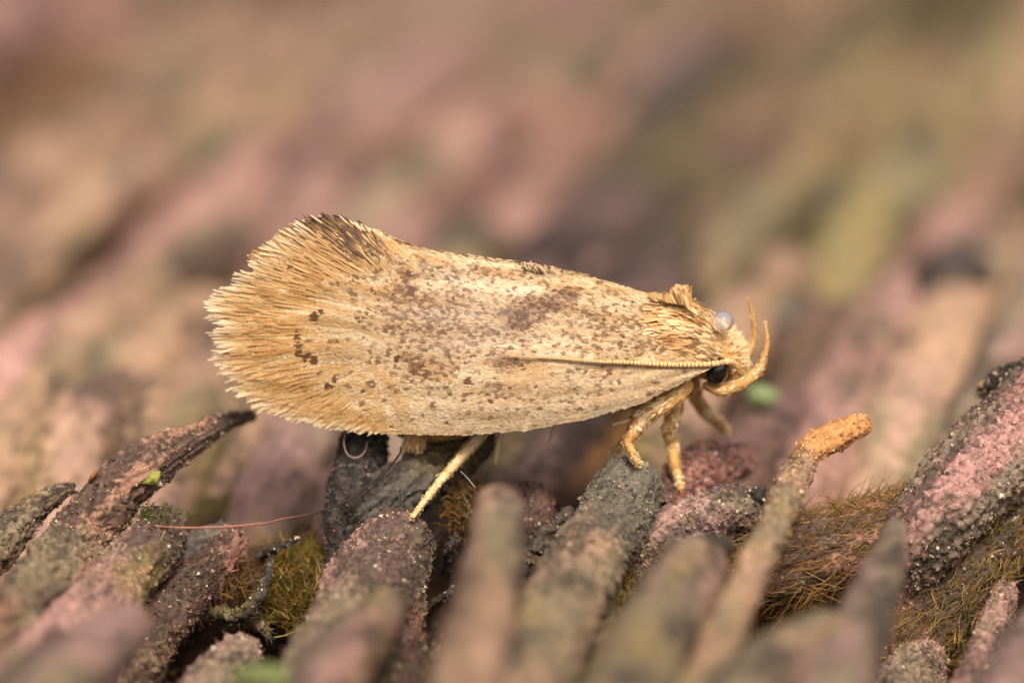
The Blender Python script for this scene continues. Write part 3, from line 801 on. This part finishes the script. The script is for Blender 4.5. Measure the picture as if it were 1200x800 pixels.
# thorax and collar scales
def body_scales():
    m, k = T['pos'].shape[:2]
    flatp = T['pos'].reshape(-1, 3); fo = T['out'].reshape(-1, 3); ft = np.repeat(T['t'], k, 0)
    xpix = 600 + flatp[:, 0] / PXU
    cand = np.where((xpix > 752) & (xpix < 846) & ~((xpix > 818) & (fo[:, 2] < .1) & (fo[:, 1] < .2)))[0]
    n = 7500
    i = rng.choice(cand, n)
    p = flatp[i] + rng.normal(0, .004, (n, 3)); N = fo[i]; D = -ft[i]
    D = D - N * (D * N).sum(1)[:, None]
    x = xpix[i]
    up = np.clip(N[:, 2], -1, 1)
    L = MAG(np.where(x < 800, rng.uniform(10, 18, n), rng.uniform(8, 14, n)))
    st = noise(p * 55, 4); br = fbm(p * 16, 3, 6)
    c = mix(srgb(194, 150, 92), srgb(222, 190, 140), sstep(-.4, .4, st))
    c = mix(c, srgb(188, 134, 72), sstep(.0, .4, br) * .7)
    c = mix(c, srgb(120, 80, 48), (rng.random(n) < np.where(x > 815, .28, .10)) * .8)
    c = mix(c, srgb(236, 214, 168), sstep(828, 846, x) * .5)
    v, f, cc = scales(p, D + rng.normal(0, .10, (n, 3)), N, L, MAG(rng.uniform(1.8, 3.4, n)), rng.uniform(.0015, .006, n), c * rng.uniform(.8, 1.1, (n, 1)), np.clip(c * 1.1, 0, 1))
    o = MB().add(v, f, cc).build('thorax_scales', M_SCALE, bodyobj); o['kind'] = 'stuff'
    # crest standing up at the back of the thorax
    n = 420
    px = np.where(rng.random(n) < .45, rng.normal(802, 6, n), rng.uniform(768, 826, n))
    yo = rng.normal(0, .03, n)
    ti = np.interp(px, BX[:, 0], BX[:, 1] - BX[:, 2])
    p = PY(px, ti + 5, YR + yo)
    tall = np.exp(-((px - 801) / 6) ** 2)
    D = np.stack([-0.25 + rng.normal(0, .22, n) - (px < 790) * .7 - .35 * (px > 810), rng.normal(0, .2, n), np.full(n, .9)], -1); D /= np.linalg.norm(D, axis=1)[:, None]
    side = np.cross(D, FWD + rng.normal(0, .3, (n, 3)))
    N = np.cross(D, side); N /= np.linalg.norm(N, axis=1)[:, None]
    c = mix(srgb(206, 160, 94), srgb(232, 200, 146), rng.random(n)); c = mix(c, srgb(160, 108, 60), (rng.random(n) < .18) * .7)
    v, f, cc = scales(p, D, N, MAG(rng.uniform(10, 15, n) + tall * 12), MAG(rng.uniform(2.5, 4.2, n)), .001, c)
    o = MB().add(v, f, cc).build('crest', M_SCALE, bodyobj); o['kind'] = 'stuff'
    # pale face and crown hairs
    n = 700
    i = rng.choice(np.where((xpix > 842) & ~((fo[:, 1] < -.2) & (xpix < 858) & (fo[:, 2] < .45)))[0], n)
    p = flatp[i]; N = fo[i] + ft[i] * .6; N /= np.linalg.norm(N, axis=1)[:, None]
    D = ft[i] * rng.uniform(.2, .8, (n, 1)) + N * rng.uniform(.3, .8, (n, 1)) + np.array([0, 0, .25]) + rng.normal(0, .25, (n, 3)); D /= np.linalg.norm(D, axis=1)[:, None]
    L = MAG(rng.uniform(6, 13, n))[:, None]
    c = mix(srgb(236, 214, 166), srgb(206, 160, 94), sstep(-.3, .4, -N[:, 2] + rng.normal(0, .2, n)))
    o = MB().add(*hairs(p, p + D * L * .5, p + D * L + np.array([0, 0, .004]), MAG(rng.uniform(1.2, 2.2, n)), c)).build('face_hairs', M_SCALE, bodyobj); o['kind'] = 'stuff'
body_scales()

# eyes
def ellipsoid(c, rad, rot, nu=28, nv=18):
    u = np.linspace(0, 2 * np.pi, nu, endpoint=False); w = np.linspace(0.01, np.pi - .01, nv)
    U, V = np.meshgrid(u, w)
    p = np.stack([np.cos(U) * np.sin(V) * rad[0], np.sin(U) * np.sin(V) * rad[1], np.cos(V) * rad[2]], -1)
    ca, sa = math.cos(rot), math.sin(rot)
    p = np.stack([p[..., 0] * ca + p[..., 2] * sa, p[..., 1], -p[..., 0] * sa + p[..., 2] * ca], -1)
    return c + p.reshape(-1, 3), grid_faces(nv, nu)
ec = PY(np.array(841.), np.array(435.), YR - 0.056)
ev, ef = ellipsoid(ec, MAG(np.array([13, 12, 18])), 0.35)
ecol = mix(srgb(26, 22, 26), srgb(74, 44, 30), sstep(-.012, -.002, -(ev[:, 2] - ec[2] + .006) ** 2 * 60) * .5)
MB().add(ev, ef, srgb(26, 20, 20)).build('eye', M_EYE, moth)
MB().add(mirror(ev), ef, srgb(26, 20, 20)).build('eye', M_EYE, moth)

# antennae: beaded threads laid back along the wings
def antenna(far):
    a = [(858, 436), (860, 427), (853, 423.5), (842, 425.5), (820, 427.2), (780, 427), (740, 424.8), (700, 423.4), (650, 419.6), (615, 418.2), (588, 416)]
    a = np.array(a, float)
    yy = []
    for x, y in a:
        if x > 835: yy.append(YR - (0.05 if x > 856 else 0.085))
        else: yy.append(float(wing_S(np.array(x), np.array(y))[1]) - 0.010)
    yy[4] = min(yy[4], YR - .095)
    pts = PY(a[:, 0], a[:, 1], np.array(yy))
    rad = MAG(np.array([3.2, 4.2, 4.0, 3.5, 3.3, 3.1, 2.8, 2.3, 1.7, 1.2, .7]))
    A = tube(pts, rad, 0.0012, 14, 0.8, 1.0)
    ph = A['s'] / MAG(np.interp(A['s'], [0, A['s'][-1]], [6.0, 4.2]))
    saw = ph - np.floor(ph)
    rr = 0.78 + 0.27 * np.sin(np.pi * np.clip(saw, 0, 1)) ** 0.6
    pos = A['c'][:, None] + (A['pos'] - A['c'][:, None]) * rr[:, None, None]
    if far: pos = mirror(pos)
    c = np.where((saw < 0.22)[:, None], srgb(128, 90, 58), srgb(212, 176, 122))
    c = mix(c, srgb(170, 126, 80), sstep(.45, 1.0, A['s'] / A['s'][-1]) * .5)
    c = np.repeat(c[:, None], 14, 1)
    return MB().add(pos.reshape(-1, 3), grid_faces(*pos.shape[:2]), c.reshape(-1, 3)).build('antenna', M_BODY, moth)
antenna(False); antenna(True)

# scale-covered limbs
def limb(name, pl, Y, dens=1.0, col=None, parent=None, scale_len=6.5, mat=None, rs=.6, re=1.2, shag=1.0):
    a = np.array(pl, float)
    Y = np.broadcast_to(np.asarray(Y, float), len(a))
    pts = PY(a[:, 0], a[:, 1], Y)
    A = tube(pts, MAG(a[:, 2]) * .85, 0.004, 18, rs, re)
    base = srgb(212, 164, 96) if col is None else col
    o = MB().add(A['pos'].reshape(-1, 3), grid_faces(*A['pos'].shape[:2]), base * .85).build(name, M_BODY, moth if parent is None else parent)
    area = np.sum(A['r']) * 2 * np.pi * 0.004 / (PXU ** 2)
    n = int(area / 5.0 * dens)
    if n > 0:
        k = 18
        i = rng.integers(0, len(A['pos']) * k, n)
        N = A['out'].reshape(-1, 3)[i]; D = np.repeat(A['t'], k, 0)[i]
        p = A['pos'].reshape(-1, 3)[i] + rng.normal(0, .0015, (n, 3))
        st = noise(p * 70, 6)
        c = mix(base, srgb(244, 220, 170), sstep(-.4, .5, st + rng.normal(0, .2, n))); c = mix(c, srgb(150, 104, 60), (rng.random(n) < .07) * .7)
        rel = np.clip(np.repeat(A['r'], k)[i] / A['r'].max(), .3, 1)
        v, f, cc = scales(p, D + rng.normal(0, .12, (n, 3)), N, MAG(rng.uniform(.7, 1.3, n) * scale_len) * rel, MAG(rng.uniform(1.6, 2.6, n)) * rel ** .5, rng.uniform(.0006, .003, n) * shag, c)
        s = MB().add(v, f, cc).build('limb_scales', M_SCALE, o); s['kind'] = 'stuff'
    return o

def find_depth(px, py, key):
    """World Y of the root surface seen at a pixel (nearest surface vertex)."""
    pos = ROOTS[key][1]['pos'].reshape(-1, 3)
    rel = pos - CAM; dep = rel @ FWD
    x = 600 + (rel @ RIGHT) / dep * DIST / PXU; y = 400 - (rel @ UP) / dep * DIST / PXU
    k = np.where((x - px) ** 2 + (y - py) ** 2 < 36)[0]
    if len(k) == 0:
        k = np.argsort((x - px) ** 2 + (y - py) ** 2)[:6]
    return float(pos[k[np.argmin(dep[k])], 1])
Yh = find_depth(483, 606, 'centre_wide'); Yf = find_depth(746, 543, 'grey_tip'); Yg = find_depth(797, 569, 'chunk_back'); Yf2 = find_depth(722, 536, 'grey_tip')
print('contact Y', Yh, Yf, Yg, Yf2)
YL = YR - 0.06
# front leg: thigh, shin, foot
limb('leg', [(806, 448, 10), (793, 462, 13), (772, 476, 14), (753, 488, 13), (744, 504, 9), (736, 517, 6.5), (740, 528, 5.5), (747, 541, 5)], [YL, YL - .01, YL - .02, YL - .02, (YL * 2 + Yf) / 3, (YL + 2 * Yf) / 3 - .005, Yf - .006, Yf - .004], 1.2)
limb('leg', [(746, 505, 6), (736, 515, 6), (728, 523, 5.5), (721, 528, 5)], [YL + .02, YL + .03, YL + .04, YL + .05], .9)
limb('leg', [(796, 455, 9), (793, 470, 10), (789, 488, 11), (784, 503, 9), (788, 518, 8), (790, 540, 7.5), (794, 556, 6.5), (797, 569, 5.5)], [YR - .02, YR - .03, YR - .03, YR - .02, YR, YR * .6 + Yg * .4 - .01, YR * .2 + Yg * .8 - .01, Yg - .005], 1.1)
limb('leg', [(812, 448, 9), (817, 468, 8), (828, 483, 8.5), (842, 494, 7), (850, 506, 5)], [YR + .05, YR + .09, YR + .12, YR + .15, YR + .18], .9, col=srgb(206, 150, 84))
limb('leg', [(572, 498, 9), (556, 518, 8), (532, 545, 6.2), (508, 573, 5), (484, 605, 3.6)], [YR - .06, YR - .07, (YR - .07) * .7 + Yh * .3, (YR - .07) * .35 + Yh * .65, Yh - .003], .8, col=srgb(226, 192, 136), scale_len=7, shag=.5)
limb('leg', [(490, 498, 17), (486, 516, 15), (482, 532, 10), (474, 548, 6)], [YR - .05, YR - .05, YR - .03, YR - .01], .9, col=srgb(210, 164, 96))
limb('spur', [(755, 486, 3.4), (738, 492, 3.4), (719, 497, 2)], YL - .02, 0, parent=moth, col=srgb(232, 204, 154))
limb('spur', [(588, 506, 4), (584, 522, 4), (580, 542, 2)], YR - .05, 0, parent=moth, col=srgb(232, 204, 154))
limb('spur', [(651, 496, 3), (648, 506, 3), (644, 518, 1.4)], YR - .05, 0, parent=moth, col=srgb(232, 204, 154))
# palps sweeping forward and up from under the head
limb('palp', [(826, 451, 5), (842, 457, 7.5), (858, 455, 8), (875, 446, 8), (889, 433, 7.5), (895, 419, 4.2), (899, 401, 3.8), (897, 379, 1.2)], [YR - .035, YR - .05, YR - .055, YR - .055, YR - .05, YR - .05, YR - .045, YR - .04], .8, col=srgb(212, 164, 98), scale_len=5, shag=.35)
limb('palp', [(842, 446, 6), (858, 436, 7), (868, 424, 7.5), (878, 410, 7), (884, 394, 3.8), (882, 372, 3.4), (877, 350, 1.2)], [YR, YR + .03, YR + .045, YR + .05, YR + .05, YR + .045, YR + .04], .8, col=srgb(216, 168, 100), scale_len=5, shag=.35)

# clear bead on the crown, added in place of a see-through scale tuft
bc0 = PY(np.array(847.), np.array(377.), YR - .055)
bv, bf = ellipsoid(bc0, MAG(np.array([13, 13, 12.5])), 0, 32, 24)
bead = MB().add(bv, bf, (0.9, .9, .88)).build('scale_bead', M_GLASS)
tag(bead, 'tiny clear round droplet sitting on top of the moth\'s head', 'scale_bead')

# ------------------------------------------------------------------ moss, leaves, fibres
def moss(px, py, d, sx, sy, n, cols, label, length=0.05, seed=0):
    n = int(n * 2.2); length *= .75
    c0 = P(np.array(float(px)), np.array(float(py)), d)
    x = rng.normal(0, sx * .5, n); y = rng.normal(0, sy * .5, n)
    p = P(px + x, py + y, d + rng.normal(0, .04, n) - y * 0.0012)
    cl = np.array(cols)[rng.integers(0, len(cols), n)] * rng.uniform(.3, .75, (n, 1)) * np.array([1, .93, .9])
    D = np.stack([rng.normal(0, .7, n), rng.normal(-.2, .6, n), rng.uniform(.1, 1.1, n)], -1); D /= np.linalg.norm(D, axis=1)[:, None]
    L = length * rng.uniform(.4, 1.3, (n, 1))
    mb = MB().add(*hairs(p, p + D * L * .5 + rng.normal(0, .1, (n, 3)) * L, p + D * L + rng.normal(0, .25, (n, 3)) * L, rng.uniform(.0016, .0042, n), cl, cl * 1.2))
    return tag(mb.build('moss_tuft', M_LEAF), label, 'moss')
YG = [srgb(150, 138, 50), srgb(170, 140, 60), srgb(130, 126, 52), srgb(178, 130, 60), srgb(120, 96, 48)]
BR = [srgb(150, 108, 50), srgb(120, 84, 42), srgb(160, 124, 62), srgb(100, 88, 42)]
GR = [srgb(120, 130, 56), srgb(100, 112, 50), srgb(140, 136, 70), srgb(90, 90, 50)]
moss(350, 690, .1, 44, 44, 1500, YG, 'yellow-green moss tuft behind the curled black twig')
moss(285, 690, .1, 34, 26, 500, BR, 'brown bristly moss in the gap by the curled twig')
moss(755, 640, .08, 26, 40, 800, GR + YG, 'green moss in the gap beside the crusty grey root end', .035)
moss(730, 720, -.1, 26, 40, 600, YG, 'yellow moss low between the crusty root and the blunt tan root', .04)
moss(955, 690, .10, 44, 20, 500, BR + YG, 'brown mossy hairs hanging under the hairy cross root', .06)
moss(1105, 765, .1, 60, 34, 1500, YG + BR, 'rusty yellow moss bank under the pink striped root', .05)
moss(1165, 585, .08, 26, 34, 700, YG, 'olive moss in the cleft below the thick crusted root', .04)
moss(185, 610, -.02, 22, 14, 420, GR, 'small green moss patch on the blunt pink root end', .02)
moss(545, 600, .1, 24, 30, 400, BR, 'brown moss beside the foot of the charred slanting root', .035)

def leaf(pl, d, col, label, bulge=.02, name='leaf_scrap', cat='leaf'):
    a = np.array(pl, float)
    c = a.mean(0)
    rings = []
    for k, s in enumerate((1.0, .7, .35, .02)):
        q = c + (a - c) * s
        rings.append(P(q[:, 0], q[:, 1], d - bulge * (1 - s * s) + .006 * np.sin(np.arange(len(a)) * 2.1) * s))
    front = np.stack(rings); back = front + FWD * .006
    n = len(a)
    mb = MB().add(front.reshape(-1, 3), grid_faces(4, n), col).add(back.reshape(-1, 3), grid_faces(4, n), col)
    edge = np.concatenate([front[0], back[0]])
    mb.add(edge, grid_faces(2, n), col)
    return tag(mb.build(name, M_LEAF), label, cat)
def oval(cx, cy, rx, ry, rot=0, n=14):
    t = np.linspace(0, 2 * np.pi, n, endpoint=False)
    x = np.cos(t) * rx * (1 + .12 * np.cos(3 * t + cx)); y = np.sin(t) * ry * (1 + .1 * np.sin(2 * t + cy))
    return np.stack([cx + x * math.cos(rot) - y * math.sin(rot), cy + x * math.sin(rot) + y * math.cos(rot)], 1)
leaf([(166, 566), (170, 559), (174, 555), (181, 552), (188, 551), (187, 558), (184, 567), (178, 568), (172, 567)], -.055, srgb(164, 164, 78), 'small yellow-green leaf scrap stuck on the arching weathered root', .01)
leaf(oval(893, 465, 19, 15), .75, srgb(150, 164, 112), 'pale green round leaf lying on the root mat behind the palps', .03)
leaf(oval(312, 796, 40, 18, .2), -1.0, srgb(128, 136, 84), 'soft green leaf lying on the roots below the short mauve root', .04)
leaf(oval(356, 770, 12, 10), -.6, srgb(190, 180, 90), 'tiny yellow leaf bit resting by the broad gritty root', .02)
leaf([(103, 563), (105, 559), (108, 554), (112, 551), (114, 554), (110, 559), (106, 564), (104, 566)], -.03, srgb(170, 110, 66), 'tiny orange bud scale on the arching root', .01, 'bud_scale', 'bud scale')

def fibre(pl, d, rad, col, label, name='fibre', cat='fibre', col2=None):
    a = np.array(pl, float)
    pts = P(a[:, 0], a[:, 1], np.broadcast_to(np.asarray(d, float), len(a)))
    A = tube(pts, np.full(len(a), rad * PXU), .006, 8, 1, 1)
    u = (A['s'] - A['s'][0]) / (A['s'][-1] - A['s'][0])
    c = mix(col, col if col2 is None else col2, sstep(.3, .6, u))
    return tag(MB().add(A['pos'].reshape(-1, 3), grid_faces(*A['pos'].shape[:2]), np.repeat(c, 8, 0)).build(name, M_HAIR), label, cat)
fibre([(182, 616), (215, 618), (262, 617), (308, 613), (330, 608), (372, 600), (410, 585), (432, 568), (452, 552), (468, 532), (470, 524)], [-.1, -.1, -.08, -.08, -.08, -.06, -.03, -.02, -.0, .0, .02], 1.3, srgb(176, 116, 100), 'long thin dark fibre sagging from the charred stump to the blunt root', col2=srgb(52, 40, 38))
fibre([(405, 505), (403, 520), (408, 533), (419, 536), (428, 528), (430, 518)], .06, .9, srgb(170, 140, 130), 'fine curled hair looped on the charred black stump')
fibre([(193, 622), (185, 640), (176, 660), (168, 676)], [-.12, -.11, -.11, -.12], .7, srgb(206, 176, 146), 'short straight pale hair lying on the blunt pink root')
fibre([(540, 552), (548, 560), (557, 571)], .0, .4, srgb(200, 190, 180), 'tiny white hair below the moth\'s hind leg')

# ------------------------------------------------------------------ rootlets and crumbs in the gaps
RL = [(330, 640, 24), (300, 735, -30), (250, 700, 60), (530, 640, 70), (520, 700, 40), (620, 650, -20), (640, 690, 65), (745, 690, 30), (770, 615, -35),
      (900, 610, 20), (905, 720, 55), (1000, 700, 35), (1130, 735, -25), (1175, 640, 50), (1100, 700, 15), (160, 790, 45)]
for k, (x, y, ang) in enumerate(RL):
    L = rng.uniform(22, 44); a = math.radians(ang); dx, dy = math.cos(a) * L, -math.sin(a) * L
    bend = rng.uniform(-10, 10)
    r = rng.uniform(3, 6.5)
    d = .05 + rng.uniform(-.04, .04)
    root('rootlet%d' % k, [(x + dx / 2, y + dy / 2, d - .03, r * .6), (x + bend, y - bend * .5, d - .02, r), (x - dx / 2, y - dy / 2, d + .06, r * 1.1), (x - dx * .9, y - dy * .9 + 14, d + .14, r)],
         ['black', 'bark', 'rust', 'dark'][k % 4], 60 + k, 'thin rootlet lying in the gaps between the thick front roots', grit=120, fuzz=50, name='rootlet', cat='rootlet', group='thin rootlets in the gaps', ridge=.15)
n = 2600
cx = rng.uniform(-20, 1220, n); cy = rng.uniform(560, 800, n)
Zg = ground_z(PY(cx, cy, .0)[:, 1])
pp = P(cx, cy, rng.uniform(.0, .16, n))
pp = np.stack([pp[:, 0], pp[:, 1], ground_z(pp[:, 1]) + rng.uniform(.0, .05, n)], 1)
dc = np.array([srgb(120, 84, 60), srgb(84, 62, 48), srgb(150, 116, 84), srgb(60, 50, 46), srgb(104, 96, 58)])
mb = MB().add(*grains(pp, rng.gamma(2.5, .0028, n) + .002, dc[rng.integers(0, 5, n)]))
deb = mb.build('debris', M_GRIT, smooth=False)
deb['kind'] = 'stuff'; deb['label'] = 'brown crumbs and bits of bark in the gaps between the front roots'
